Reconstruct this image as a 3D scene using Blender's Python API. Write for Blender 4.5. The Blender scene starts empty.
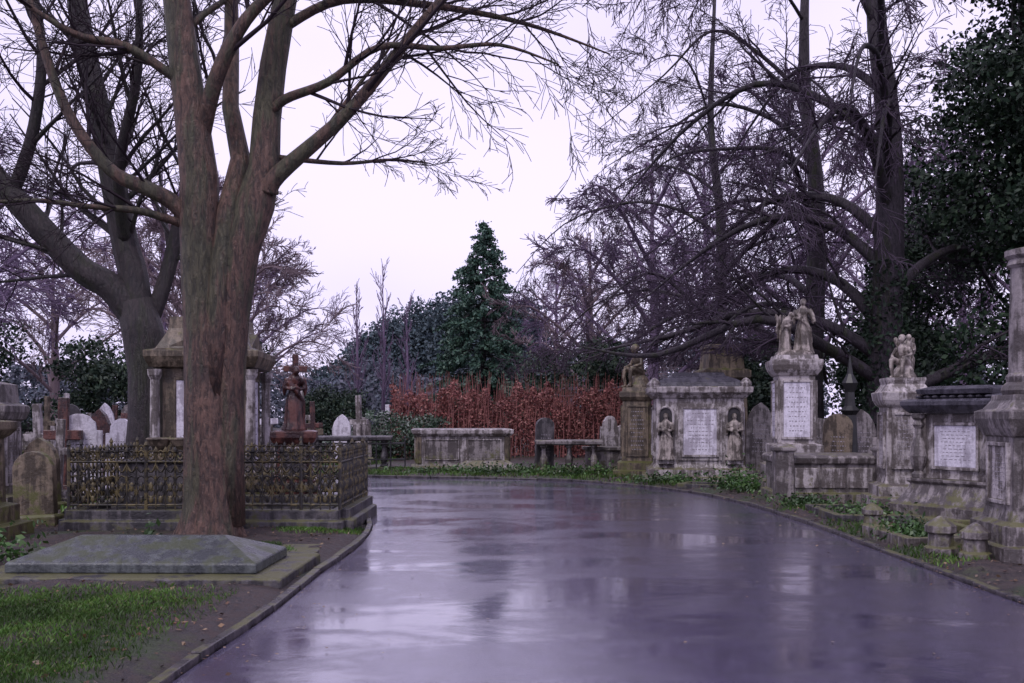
import bpy, math, random
import numpy as np
from mathutils import Vector, Matrix
random.seed(7); rng=np.random.default_rng(7)
R=random.random
def U(a,b): return random.uniform(a,b)
sc=bpy.context.scene
# ---------------------------------------------------------------- node helpers
def mat_new(name):
    m=bpy.data.materials.new(name); m.use_nodes=True
    nt=m.node_tree; nt.nodes.clear()
    out=nt.nodes.new('ShaderNodeOutputMaterial'); b=nt.nodes.new('ShaderNodeBsdfPrincipled')
    nt.links.new(b.outputs[0],out.inputs[0]); return m,nt,b
def setin(nt,sock,v):
    if isinstance(v,bpy.types.NodeSocket): nt.links.new(v,sock)
    elif isinstance(v,(tuple,list)) and len(v)==3 and sock.type=='RGBA': sock.default_value=(*v,1)
    else: sock.default_value=v
def noise(nt,vec,scale,detail=5,rough=.55,dist=0):
    n=nt.nodes.new('ShaderNodeTexNoise'); nt.links.new(vec,n.inputs['Vector'])
    n.inputs['Scale'].default_value=scale; n.inputs['Detail'].default_value=detail
    n.inputs['Roughness'].default_value=rough; n.inputs['Distortion'].default_value=dist
    return n.outputs['Fac']
def math_(nt,op,a,b=0.0,clamp=False):
    n=nt.nodes.new('ShaderNodeMath'); n.operation=op; n.use_clamp=clamp
    setin(nt,n.inputs[0],a); setin(nt,n.inputs[1],b); return n.outputs[0]
def ramp(nt,f,a,b,lo=0.0,hi=1.0):
    n=nt.nodes.new('ShaderNodeMapRange'); n.interpolation_type='SMOOTHSTEP'
    nt.links.new(f,n.inputs[0]); n.inputs[1].default_value=a; n.inputs[2].default_value=b
    n.inputs[3].default_value=lo; n.inputs[4].default_value=hi; return n.outputs[0]
def mixc(nt,f,a,b,mode='MIX'):
    n=nt.nodes.new('ShaderNodeMix'); n.data_type='RGBA'; n.blend_type=mode
    setin(nt,n.inputs[0],f); setin(nt,n.inputs[6],a); setin(nt,n.inputs[7],b); return n.outputs[2]
def vscale(nt,vec,s):
    n=nt.nodes.new('ShaderNodeVectorMath'); n.operation='MULTIPLY'; nt.links.new(vec,n.inputs[0]); n.inputs[1].default_value=s; return n.outputs[0]
def bump(nt,b,h,strength=.5,dist=.02,sock='Normal'):
    n=nt.nodes.new('ShaderNodeBump'); n.inputs['Strength'].default_value=strength; n.inputs['Distance'].default_value=dist
    nt.links.new(h,n.inputs['Height']); nt.links.new(n.outputs[0],b.inputs[sock])
def geo(nt): return nt.nodes.new('ShaderNodeNewGeometry')
def sep(nt,v):
    n=nt.nodes.new('ShaderNodeSeparateXYZ'); nt.links.new(v,n.inputs[0]); return n.outputs
# ---------------------------------------------------------------- materials
def stone(name,base,dark,moss=(.085,.085,.03),mossamt=.5,stain=.5,rough=.55):
    m,nt,b=mat_new(name); g=geo(nt); P=g.outputs['Position']
    n2=noise(nt,vscale(nt,P,(9,9,1.1)),1.0,4,.65); n3=noise(nt,P,24,4,.7)
    n4=noise(nt,P,3.6,5,.7)
    st=math_(nt,'ADD',math_(nt,'MULTIPLY',n4,.5),math_(nt,'MULTIPLY',n2,.5))
    f2=ramp(nt,st,.40+.10*stain,.50+.12*stain)
    c=mixc(nt,f2,dark,base)
    c=mixc(nt,ramp(nt,n3,.35,.7,.0,.45),c,tuple(x*.4 for x in base))
    s=sep(nt,g.outputs['Normal']); z=sep(nt,P)
    up=math_(nt,'MAXIMUM',s[2],0.0); low=ramp(nt,z[2],.0,1.1,.18,0)
    mm=math_(nt,'ADD',math_(nt,'ADD',n4,math_(nt,'MULTIPLY',up,.16)),math_(nt,'ADD',low,math_(nt,'MULTIPLY',n3,.12)))
    mf=ramp(nt,mm,.88-.30*mossamt,1.03-.30*mossamt,0,.9)
    c=mixc(nt,mf,c,moss)
    nt.links.new(c,b.inputs['Base Color'])
    nt.links.new(ramp(nt,n4,.3,.7,rough-.2,rough+.15),b.inputs['Roughness'])
    bump(nt,b,math_(nt,'ADD',n3,math_(nt,'MULTIPLY',n4,1.5)),.7,.014)
    return m
M={}
M['pale']=stone('pale_weathered_stone',(.47,.43,.44),(.085,.07,.064),(.105,.10,.038),mossamt=.50,stain=.56)
M['white']=stone('white_marble_panel',(.70,.67,.76),(.38,.35,.41),mossamt=.0,stain=.25)
M['grey']=stone('grey_stone',(.28,.25,.255),(.06,.05,.048),(.095,.095,.032),mossamt=.56,stain=.58)
M['darkst']=stone('dark_stone',(.11,.10,.11),(.026,.024,.028),mossamt=.42,stain=.6)
M['kerbst']=stone('dark_kerb_stone',(.08,.068,.076),(.025,.022,.025),mossamt=.12,stain=.5,rough=.4)
M['mossy']=stone('mossy_stone',(.21,.165,.12),(.05,.038,.026),(.085,.092,.022),mossamt=.75,stain=.55)
M['slab']=stone('slate_slab',(.095,.108,.108),(.04,.046,.05),(.045,.055,.022),mossamt=.25,stain=.5,rough=.36)
M['statue']=stone('statue_stone',(.40,.35,.32),(.065,.052,.042),(.15,.13,.055),mossamt=.35,stain=.52)
M['redst']=stone('red_granite',(.13,.048,.038),(.028,.013,.014),mossamt=.1,stain=.5,rough=.35)
M['lead']=stone('lead_cap',(.075,.07,.09),(.028,.026,.036),mossamt=.15,stain=.5,rough=.35)
def simple(name,c,rough=.6,n=0.3,scale=8,metal=0):
    m,nt,b=mat_new(name)
    if n>0:
        g=geo(nt); f=noise(nt,g.outputs['Position'],scale,2)
        nt.links.new(mixc(nt,ramp(nt,f,.3,.7),tuple(x*(1-n) for x in c),tuple(x*(1+n) for x in c)),b.inputs['Base Color'])
    else: b.inputs['Base Color'].default_value=(*c,1); b.inputs['Specular IOR Level'].default_value=.15
    b.inputs['Roughness'].default_value=rough; b.inputs['Metallic'].default_value=metal; return m
M['nicheshade']=simple('painted_niche_shadow',(.03,.027,.032),.8)  # near-black colour stands in for the shade inside a niche
M['letter']=simple('carved_letters',(.26,.24,.27),.8)
def iron():
    m,nt,b=mat_new('lichened_iron'); P=geo(nt).outputs['Position']
    f=ramp(nt,noise(nt,P,6,4,.75),.45,.62)
    nt.links.new(mixc(nt,f,(.020,.018,.017),(.125,.10,.042)),b.inputs['Base Color'])
    b.inputs['Roughness'].default_value=.5; return m
M['iron']=iron(); M['blackiron']=simple('black_iron',(.018,.018,.02),.45)
def bark(name,a,d,green,gamt,spec=.5,rough=.5):
    m,nt,b=mat_new(name); P=geo(nt).outputs['Position']
    n1=noise(nt,vscale(nt,P,(20,20,5.0)),1,6,.75,.8); n2=noise(nt,vscale(nt,P,(3.2,3.2,.45)),1,4,.65); n3=noise(nt,P,2.6,5,.7)
    c=mixc(nt,ramp(nt,n1,.36,.62),d,a)
    c=mixc(nt,ramp(nt,n3,.56,.66,0,.5),c,tuple(min(1,x*1.6) for x in a))
    c=mixc(nt,ramp(nt,n3,.36,.46,.6,0),c,d)
    c=mixc(nt,ramp(nt,n2,.62-.3*gamt,.72-.3*gamt,0,.8),c,mixc(nt,ramp(nt,n1,.38,.6),tuple(x*.35 for x in green),green))
    nt.links.new(c,b.inputs['Base Color']); b.inputs['Roughness'].default_value=rough
    b.inputs['Specular IOR Level'].default_value=spec
    bump(nt,b,math_(nt,'ADD',n1,math_(nt,'MULTIPLY',n3,.6)),1.0,.045); return m
M['bark1']=bark('wet_brown_bark',(.135,.078,.058),(.028,.017,.015),(.068,.074,.040),.50)
M['bark2']=bark('dark_bark',(.036,.026,.028),(.010,.008,.010),(.026,.03,.014),.35)
M['bark3']=bark('grey_bark',(.055,.045,.055),(.018,.015,.019),(.036,.042,.020),.3,.3)
M['twigdark']=simple('dark_twigs',(.026,.018,.024),.6,0)
M['twigpurp']=simple('grey_brown_twigs',(.062,.046,.068),.7,0)
M['twigfar']=simple('hazy_grey_twigs',(.155,.115,.18),.9,0)  # distance haze painted in: far twigs coloured paler and more purple
M['twigbrown']=simple('hazy_brown_twigs',(.165,.125,.14),.9,0)  # brown variant, also paled to imitate haze
def leafm(name,cols,rough=.55,spec=.4,dk=.75):
    m,nt,b=mat_new(name); g=geo(nt)
    cr=nt.nodes.new('ShaderNodeValToRGB'); e=cr.color_ramp.elements
    nt.links.new(g.outputs['Random Per Island'],cr.inputs[0])
    e[0].color=(*cols[0],1); e[1].color=(*cols[-1],1)
    for i,c in enumerate(cols[1:-1]): x=e.new((i+1)/(len(cols)-1)); x.color=(*c,1)
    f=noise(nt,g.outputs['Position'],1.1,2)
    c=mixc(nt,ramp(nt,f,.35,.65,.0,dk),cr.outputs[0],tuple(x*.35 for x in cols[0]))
    nt.links.new(c,b.inputs['Base Color']); b.inputs['Roughness'].default_value=rough
    b.inputs['Specular IOR Level'].default_value=spec; return m
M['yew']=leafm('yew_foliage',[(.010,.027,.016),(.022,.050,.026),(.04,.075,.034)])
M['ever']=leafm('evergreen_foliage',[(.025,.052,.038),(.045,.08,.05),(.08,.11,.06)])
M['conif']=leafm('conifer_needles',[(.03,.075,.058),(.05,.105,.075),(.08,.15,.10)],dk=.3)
M['farf']=leafm('hazy_distant_foliage',[(.10,.12,.15),(.12,.135,.16),(.15,.15,.19)],1,.0,.3)  # leaf colours paled and blued to imitate haze over distance
M['hillf']=leafm('hazy_hill_foliage',[(.085,.12,.14),(.10,.135,.15),(.12,.15,.165)],1,.0,.25)  # misty haze over the hill is mixed into these leaf colours
M['hedge']=leafm('copper_beech_leaves',[(.19,.06,.06),(.28,.10,.09),(.35,.165,.14),(.22,.08,.085)],.6,dk=.4)
M['bush']=leafm('variegated_leaves',[(.03,.07,.035),(.06,.12,.06),(.32,.36,.33)],.45)
M['ivy']=leafm('ivy_leaves',[(.03,.075,.02),(.055,.13,.03),(.10,.17,.055)],.4)
M['grass']=leafm('grass_blades',[(.04,.10,.012),(.06,.155,.018),(.095,.19,.03),(.12,.14,.05)],.5)
M['litter']=leafm('fallen_leaves',[(.10,.05,.03),(.19,.10,.05),(.27,.19,.11),(.09,.07,.06)],.4)
M['redstem']=simple('red_stems',(.23,.095,.09),.7,0)
def ground_mat():
    m,nt,b=mat_new('damp_soil_and_grass'); P=geo(nt).outputs['Position']
    n1=noise(nt,P,.55,4,.6); n2=noise(nt,P,9,6,.75); n3=noise(nt,P,45,4,.8)
    soil=mixc(nt,ramp(nt,n2,.35,.65),(.016,.012,.013),(.07,.048,.044))
    soil=mixc(nt,ramp(nt,n3,.56,.66,0,.7),soil,(.15,.095,.07))
    gr=mixc(nt,ramp(nt,n3,.35,.65),(.02,.036,.012),(.05,.08,.025))
    c=mixc(nt,ramp(nt,math_(nt,'ADD',n1,math_(nt,'MULTIPLY',n2,.3)),.66,.76,0,.8),soil,gr)
    nt.links.new(c,b.inputs['Base Color']); nt.links.new(ramp(nt,n2,.3,.7,.3,.8),b.inputs['Roughness'])
    bump(nt,b,math_(nt,'ADD',n2,n3),.9,.035); return m
M['ground']=ground_mat()
def path_mat():
    m,nt,b=mat_new('wet_asphalt'); P=geo(nt).outputs['Position']
    big=noise(nt,vscale(nt,P,(.45,.9,1)),1,4,.6,.6); fine=noise(nt,P,110,2,.75); mid=noise(nt,P,4,4,.65)
    med=noise(nt,P,30,3,.7)
    c=mixc(nt,ramp(nt,mid,.3,.7),(.028,.023,.050),(.055,.046,.092))
    c=mixc(nt,ramp(nt,fine,.56,.68,0,.65),c,(.20,.18,.27))
    nt.links.new(c,b.inputs['Base Color'])
    pud=ramp(nt,math_(nt,'ADD',big,math_(nt,'MULTIPLY',mid,.2)),.50,.70)
    b.inputs['Roughness'].default_value=.24
    b.inputs['IOR'].default_value=1.9; b.inputs['Specular Tint'].default_value=(.92,.87,1,1)
    bump(nt,b,math_(nt,'ADD',fine,math_(nt,'MULTIPLY',med,1.2)),.50,.006)
    # standing film of water as a clear coat: smooth in puddles, broken up by the chippings elsewhere
    b.inputs['Coat IOR'].default_value=2.1; b.inputs['Coat Tint'].default_value=(.94,.91,1,1)
    nt.links.new(math_(nt,'ADD',.72,math_(nt,'MULTIPLY',pud,.28)),b.inputs['Coat Weight'])
    nt.links.new(math_(nt,'SUBTRACT',.15,math_(nt,'MULTIPLY',pud,.115)),b.inputs['Coat Roughness'])
    dry=math_(nt,'SUBTRACT',1.0,math_(nt,'MULTIPLY',pud,.85))
    h=math_(nt,'ADD',math_(nt,'MULTIPLY',math_(nt,'ADD',math_(nt,'MULTIPLY',fine,.6),med),dry),math_(nt,'MULTIPLY',mid,.9))
    bump(nt,b,h,.24,.006,'Coat Normal'); return m
M['path']=path_mat()
# ---------------------------------------------------------------- mesh builder
class MB:
    def __init__(s): s.v=[]; s.f=[]; s.m=[]; s.ms=[]
    def mi(s,k):
        if k not in s.ms: s.ms.append(k)
        return s.ms.index(k)
    def add(s,vs,fs,k,M4=None):
        o=len(s.v); i=s.mi(k)
        if M4 is not None: vs=[tuple(M4@Vector(v)) for v in vs]
        s.v.extend(vs); s.f.extend([tuple(a+o for a in f) for f in fs]); s.m.extend([i]*len(fs))
    def tube(s,pts,rad,n,k,cap=True):
        vs=[];fs=[]; prev=None; L=len(pts); pts=[Vector(p) for p in pts]
        cs=[(math.cos(2*math.pi*j/n),math.sin(2*math.pi*j/n)) for j in range(n)]
        for i,p in enumerate(pts):
            t=(pts[min(i+1,L-1)]-pts[max(i-1,0)])
            if t.length<1e-9: t=Vector((0,0,1))
            t.normalize()
            if prev is None:
                a=Vector((1,0,0)) if abs(t.x)<.8 else Vector((0,1,0))
                u=t.cross(a)
            else: u=prev-t*prev.dot(t)
            u.normalize(); prev=u; w=t.cross(u); r=rad[i]
            for c,q in cs: vs.append((p.x+(u.x*c+w.x*q)*r,p.y+(u.y*c+w.y*q)*r,p.z+(u.z*c+w.z*q)*r))
        for i in range(L-1):
            for j in range(n):
                a=i*n+j; b=i*n+(j+1)%n; fs.append((a,b,b+n,a+n))
        if cap: fs.append(tuple(range(n-1,-1,-1))); fs.append(tuple((L-1)*n+j for j in range(n)))
        s.add(vs,fs,k)
    def stack(s,prof,k,ox=0,oy=0,oz=0,M4=None):
        vs=[];fs=[]
        for p in prof:
            z,hx=p[0],p[1]; hy=p[2] if len(p)>2 else hx
            vs+=[(ox-hx,oy-hy,oz+z),(ox+hx,oy-hy,oz+z),(ox+hx,oy+hy,oz+z),(ox-hx,oy+hy,oz+z)]
        L=len(prof)
        for i in range(L-1):
            for j in range(4):
                a=i*4+j;b=i*4+(j+1)%4; fs.append((a,b,b+4,a+4))
        fs.append((3,2,1,0)); fs.append(tuple((L-1)*4+j for j in range(4)))
        s.add(vs,fs,k,M4)
    def box(s,x0,x1,y0,y1,z0,z1,k,M4=None):
        s.stack([(z0,(x1-x0)/2,(y1-y0)/2),(z1,(x1-x0)/2,(y1-y0)/2)],k,(x0+x1)/2,(y0+y1)/2,0,M4)
    def lathe(s,prof,k,n=16,ox=0,oy=0,oz=0,fold=0,nf=7,sx=1,sy=1,M4=None):
        vs=[];fs=[];L=len(prof)
        for z,r in prof:
            for j in range(n):
                t=2*math.pi*j/n; rr=r*(1+fold*math.cos(nf*t+z*3))
                vs.append((ox+rr*math.cos(t)*sx,oy+rr*math.sin(t)*sy,oz+z))
        for i in range(L-1):
            for j in range(n):
                a=i*n+j;b=i*n+(j+1)%n; fs.append((a,b,b+n,a+n))
        fs.append(tuple(range(n-1,-1,-1))); fs.append(tuple((L-1)*n+j for j in range(n)))
        s.add(vs,fs,k,M4)
    def ell(s,c,r,k,rot=None,n=12):
        m=Matrix.Translation(c)
        if rot: m=m@Matrix.Rotation(rot[0],4,'X')@Matrix.Rotation(rot[1],4,'Y')@Matrix.Rotation(rot[2],4,'Z')
        m=m@Matrix.Diagonal((r[0],r[1],r[2],1))
        prof=[(math.cos(math.pi*(1-i/8)),max(.02,math.sin(math.pi*i/8))) for i in range(9)]
        s.lathe(prof,k,n,M4=m)
    def extr(s,poly,y0,y1,k,M4=None):
        n=len(poly); vs=[(x,y0,z) for x,z in poly]+[(x,y1,z) for x,z in poly]
        fs=[tuple(range(n)),tuple(range(2*n-1,n-1,-1))]+[(i,i+n,(i+1)%n+n,(i+1)%n) for i in range(n)]
        s.add(vs,fs,k,M4)
    def obj(s,name,loc=(0,0,0),rz=0,bevel=0,smooth=False,parent=None,remesh=0,tilt=(0,0)):
        me=bpy.data.meshes.new(name); me.from_pydata(s.v,[],s.f)
        for k in s.ms: me.materials.append(M[k])
        me.polygons.foreach_set('material_index',s.m)
        if smooth: me.polygons.foreach_set('use_smooth',[True]*len(s.f))
        me.update(); o=bpy.data.objects.new(name,me); sc.collection.objects.link(o)
        o.location=loc; o.rotation_euler=(tilt[0],tilt[1],rz)
        if bevel:
            b=o.modifiers.new('bevel','BEVEL'); b.width=bevel; b.segments=2; b.limit_method='ANGLE'; b.angle_limit=.6
        if remesh:
            r=o.modifiers.new('remesh','REMESH'); r.mode='VOXEL'; r.voxel_size=remesh; r.use_smooth_shade=True
            q=o.modifiers.new('smooth','SMOOTH'); q.factor=.5; q.iterations=1
        if parent: o.parent=parent
        return o
def empty(name,loc,rz=0):
    e=bpy.data.objects.new(name,None); sc.collection.objects.link(e); e.location=loc; e.rotation_euler[2]=rz; return e
def leaves(name,C,size,mat,flat=0.0,loc=(0,0,0),aspect=.6,link=True):
    C=np.asarray(C,float); n=len(C)
    a=rng.normal(size=(n,3)); a[:,2]*=(1-flat); a/=np.linalg.norm(a,axis=1)[:,None]
    b=rng.normal(size=(n,3)); b[:,2]*=(1-flat); b-=a*(a*b).sum(1)[:,None]; b/=np.linalg.norm(b,axis=1)[:,None]+1e-9
    s=(size*rng.uniform(.6,1.4,n))[:,None]
    V=np.stack([C-a*s*.5,C+b*s*.5*aspect*.8+a*s*.05,C+a*s*.5,C-b*s*.5*aspect+a*s*.05],1).reshape(-1,3)
    me=bpy.data.meshes.new(name); me.vertices.add(4*n); me.vertices.foreach_set('co',V.ravel())
    me.loops.add(4*n); me.loops.foreach_set('vertex_index',np.arange(4*n,dtype=np.int32))
    me.polygons.add(n); me.polygons.foreach_set('loop_start',np.arange(0,4*n,4,dtype=np.int32)); 
    me.materials.append(M[mat]); me.update(calc_edges=True); me.validate()
    o=bpy.data.objects.new(name,me); 
    if link: sc.collection.objects.link(o)
    o.location=loc; return o
def cloud(blobs,clumps,per,spread):
    out=[]
    vol=np.array([b[3]*b[4]*b[5] for b in blobs])**.67; vol/=vol.sum()
    for b,w in zip(blobs,vol):
        k=max(3,int(clumps*w)); d=rng.normal(size=(k,3)); d/=np.linalg.norm(d,axis=1)[:,None]
        r=rng.uniform(.55,1.08,k)**.7
        c=np.array(b[:3])+d*r[:,None]*np.array(b[3:6])
        p=np.repeat(c,per,0)+rng.normal(size=(k*per,3))*spread*np.array([1,1,.6]); out.append(p)
    o=np.concatenate(out); o=o[o[:,2]>0.02]; return o
# ---------------------------------------------------------------- path + ground
def catmull(P,n=8):
    P=[np.array(p,float) for p in P]; out=[]
    for i in range(len(P)-1):
        p0=P[max(i-1,0)];p1=P[i];p2=P[i+1];p3=P[min(i+2,len(P)-1)]
        for j in range(n):
            t=j/n; out.append(.5*((2*p1)+(-p0+p2)*t+(2*p0-5*p1+4*p2-p3)*t*t+(-p0+3*p1-3*p2+p3)*t**3))
    out.append(P[-1]); return np.array(out)
LE=catmull([(-2.3,-5),(-2.15,2),(-2.03,6),(-1.93,8),(-1.92,10),(-1.86,12.4),(-2.1,15),(-2.9,17.6),(-4.5,20),(-8,21.8),(-16,23.2),(-45,24)])
RE=catmull([(4.7,-5),(4.5,2),(4.35,6),(4.3,8.4),(4.3,11.4),(4.3,15),(4.0,19),(3.0,21.9),(1.2,24.2),(-1.2,25),(-4.6,25.8),(-12,27.5),(-45,29.5)])[:]
def resamp(A,n):
    d=np.r_[0,np.cumsum(np.linalg.norm(np.diff(A,axis=0),axis=1))]; t=np.linspace(0,d[-1],n)
    return np.c_[np.interp(t,d,A[:,0]),np.interp(t,d,A[:,1])]
LEr=resamp(LE,160); REr=resamp(RE,160)
poly=np.r_[LE,RE[::-1]]
def inside(x,y):
    c=np.zeros(x.shape,bool); n=len(poly); j=n-1
    for i in range(n):
        xi,yi=poly[i];xj,yj=poly[j]
        if yi!=yj:
            t=((yi>y)!=(yj>y))&(x<(xj-xi)*(y-yi)/(yj-yi)+xi); c^=t
        j=i
    return c
def edist(x,y):
    d=np.full(x.shape,1e9)
    for E in (LE,RE):
        for i in range(len(E)-1):
            a=E[i];b=E[i+1];ab=b-a; L=ab@ab
            t=np.clip(((x-a[0])*ab[0]+(y-a[1])*ab[1])/L,0,1)
            d=np.minimum(d,np.hypot(x-a[0]-t*ab[0],y-a[1]-t*ab[1]))
    return d
def axis(lo,hi,step,far):
    c=list(np.arange(lo,hi+1e-6,step)); s=step; a=hi
    while a<far: s*=1.35; a+=s; c.append(a)
    s=step; a=lo
    while a>-far: s*=1.35; a-=s; c.insert(0,a)
    return np.array(c)
gx=axis(-12,10,.14,500); gy=axis(3,31,.14,500)
X,Y=np.meshgrid(gx,gy)
ed=edist(X,Y); ins=inside(X,Y); sd=np.where(ins,-ed,ed)
def hgt(sd,x,y):
    t=np.clip((sd-.08)/.25,0,1)
    bmp=.018*np.sin(x*3.1+1.3*np.sin(y*2.2))+.015*np.sin(y*4.3+x*1.7)+.012*np.sin(x*7.7-y*5.9)
    return -.03+t*(.085+bmp)
Z=hgt(sd,X,Y)
ny,nx=X.shape; V=np.c_[X.ravel(),Y.ravel(),Z.ravel()]
idx=np.arange(nx*ny).reshape(ny,nx)
F=np.stack([idx[:-1,:-1],idx[:-1,1:],idx[1:,1:],idx[1:,:-1]],-1).reshape(-1,4)
me=bpy.data.meshes.new('ground'); me.from_pydata(V.tolist(),[],F.tolist()); me.materials.append(M['ground'])
me.polygons.foreach_set('use_smooth',[True]*len(F)); g=bpy.data.objects.new('ground',me); sc.collection.objects.link(g)
mb=MB(); K=9; vs=[];fs=[]
for i in range(160):
    for j in range(K):
        t=j/(K-1); p=LEr[i]*(1-t)+REr[i]*t; vs.append((p[0],p[1],.004+.03*math.sin(math.pi*t)))
for i in range(159):
    for j in range(K-1):
        a=i*K+j; fs.append((a,a+1,a+1+K,a+K))
mb.add(vs,fs,'path'); po=mb.obj('path',smooth=True)
mb=MB()
for E,sg in ((LE,-1),(RE,1)):
    d=np.r_[0,np.cumsum(np.linalg.norm(np.diff(E,axis=0),axis=1))]; s=0
    while s<d[-1]-1.2:
        L=U(.75,1.05); a=np.array([np.interp(s,d,E[:,0]),np.interp(s,d,E[:,1])]); b=np.array([np.interp(s+L,d,E[:,0]),np.interp(s+L,d,E[:,1])])
        t=b-a; l=np.linalg.norm(t); ang=math.atan2(t[1],t[0]); c=(a+b)/2
        nrm=np.array([-t[1],t[0]])/l*(-sg)
        c=c+nrm*.05
        m=Matrix.Translation((c[0],c[1],U(-.015,.01)))@Matrix.Rotation(ang+U(-.015,.015),4,'Z')@Matrix.Rotation(U(-.05,.05),4,'X')
        mb.box(-l/2+.008,l/2-.008,-.04,.04,-.08,.055,'kerbst',m); s+=L
mb.obj('path_kerb',bevel=.012)
# ---------------------------------------------------------------- trees
class Tree:
    def __init__(s,mat,P): s.mb=MB(); s.k=mat; s.P=P; s.n=0; s.twk=P.get('twig',mat)
    def sides(s,r): return 12 if r>.2 else 8 if r>.08 else 5 if r>.03 else 3
    def grow(s,p,d,L,r,lvl):
        P=s.P; n=(7,6,5,3)[min(lvl,3)]; pts=[p]; rad=[r]; w=P['wob']; tz=P['trop'][min(lvl,len(P['trop'])-1)]
        d=d.normalized()
        for i in range(n):
            d=(d+Vector((U(-w,w),U(-w,w),U(-w,w)+tz))).normalized(); p=p+d*(L/n)
            if p.z<P.get('floor',1.5): break
            pts.append(p); rad.append(max(P['rmin'],r*(1-.8*(i+1)/n)))
        if len(pts)<2: return
        s.mb.tube(pts,rad,s.sides(r),s.k if r>.04 else s.twk,cap=False); s.n+=1
        if lvl<P['max']: s.kids(pts,rad,L,lvl,.15)
    def kids(s,pts,rad,L,lvl,t0,k=None):
        P=s.P; k=k if k is not None else P['kids'][lvl]; n=len(pts)-1
        for c in range(k):
            t=t0+(1-t0)*(c+R())/k; f=min(t*n,n-1e-3); i=int(f); q=pts[i].lerp(pts[i+1],f-i)
            d=(pts[i+1]-pts[i]).normalized(); ax=d.cross(Vector((U(-1,1),U(-1,1),U(-1,1))))
            if ax.length<.01: continue
            ang=U(*P['ang']); nd=Matrix.Rotation(ang,3,ax.normalized())@d
            l=L*P['ratio']*U(.7,1.2)*(1-.4*t)
            rr=max(P['rmin'],min(l*.017+.002,(rad[i]*(1-(f-i))+rad[i+1]*(f-i))*U(.45,.65)))
            s.grow(q,nd,l,rr,lvl+1)
    def limb(s,pts,rad,kids=8,L=None,t0=.15,sub=5):
        A=catmull([(*p,r) for p,r in zip(pts,rad)],sub)
        w=[Vector(a[:3]) for a in A]; rr=[max(.008,a[3]) for a in A]
        s.mb.tube(w,rr,s.sides(max(rr)),s.k,cap=True)
        if L is None: L=sum((w[i+1]-w[i]).length for i in range(len(w)-1))
        s.kids(w,rr,L,0,t0,kids)
    def root(s,x,y,r,n=6,reach=.5):
        for i in range(n):
            a=2*math.pi*i/n+U(-.3,.3); c,q=math.cos(a),math.sin(a)
            s.mb.tube([(x+c*r*.35,y+q*r*.35,.75),(x+c*r*.62,y+q*r*.62,.28),(x+c*(r*.9+reach*.25),y+q*(r*.9+reach*.25),.04),(x+c*(r+reach),y+q*(r+reach),-.12)],[r*.3,r*.36,r*.26,r*.1],8,s.k)
    def done(s,name,loc=(0,0,0)): return s.mb.obj(name,loc,smooth=True)
V3=Vector
P1=dict(kids=[9,7,6],max=3,ang=(.35,.95),ratio=.55,wob=.15,trop=[.03,.03,.0,-.05],rmin=.0042,floor=2.6,twig='twigdark')
T=Tree('bark1',P1); y=12.7
T.mb.tube([(-3.86,y,-.1),(-3.84,y,.12),(-3.84,y,.5),(-3.86,y,1.2),(-3.87,y,1.9),(-3.90,y,2.7),(-3.95,y,3.4),(-3.97,y,4.2),(-3.97,y,4.6),(-4.08,y+.03,5.4),(-4.18,y+.05,6.1),(-4.3,y+.1,7.0),(-4.5,y+.2,9),(-4.6,y+.4,12)],
 [.46,.38,.325,.30,.285,.265,.25,.25,.24,.21,.19,.17,.12,.05],18,'bark1')
T.mb.tube([(-3.72,y+.08,.2),(-3.70,y+.08,1.1),(-3.66,y+.06,2.0),(-3.58,y+.05,2.9),(-3.45,y+.05,3.7),(-3.28,y+.08,4.3),(-3.17,y+.1,4.75),(-3.15,y+.15,5.4),(-3.08,y+.2,6.1),(-2.95,y+.25,6.9),(-2.6,y+.4,9),(-2.4,y+.6,12)],
 [.31,.27,.245,.235,.23,.25,.20,.18,.17,.15,.10,.04],16,'bark1')
T.mb.tube([(-3.78,y-.1,1.8),(-3.72,y-.12,2.6),(-3.68,y-.1,3.4),(-3.6,y,4.2),(-3.5,y+.2,4.9),(-3.66,y+.3,5.6),(-3.7,y+.5,6.6),(-3.75,y+.6,9)],[.15,.15,.14,.14,.13,.11,.10,.05],12,'bark1')
T.root(-3.84,y,.36,7,.22)
T.kids([V3((-4.18,y,6.1)),V3((-4.5,y+.2,9)),V3((-4.6,y+.4,12))],[.2,.14,.05],6,0,.0,12)
T.kids([V3((-2.95,y+.2,6.8)),V3((-2.6,y+.4,9)),V3((-2.4,y+.6,12))],[.17,.12,.04],6,0,.0,12)
T.limb([(-3.1,y,4.45),(-2.95,y-.05,4.65),(-2.1,y-.1,5.38),(-1.47,y-.1,6.13),(-.91,y,6.85),(.1,y+.3,8.0)],[.14,.11,.08,.07,.055,.03],11,4.4,.3)
T.limb([(-3.15,y+.1,5.4),(-2.9,y,5.6),(-2.3,y-.2,5.76),(-1.66,y-.2,6.2),(-.9,y-.1,6.22),(-.15,y,6.3),(.6,y,6.05)],[.075,.065,.055,.045,.035,.025,.010],12,3.6,.2)
T.limb([(-2.95,y+.2,6.6),(-2.2,y+.3,7.0),(-1.0,y+.5,7.0),(.2,y+.6,6.8),(1.3,y+.6,6.4)],[.07,.06,.05,.03,.010],12,3.6,.2)
T.limb([(-4.05,y,4.05),(-4.3,y-.1,4.3),(-4.56,y-.2,4.43),(-5.0,y-.3,4.66),(-5.5,y-.4,5.4),(-5.9,y-.4,6.6),(-6.3,y-.3,8)],[.12,.11,.10,.085,.065,.05,.03],11,4,.3)
T.limb([(-4.1,y,4.0),(-4.6,y-.3,4.13),(-5.2,y-.5,4.15),(-5.8,y-.6,4.2),(-6.6,y-.8,4.1)],[.06,.05,.035,.03,.012],10,2.8,.2)
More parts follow.
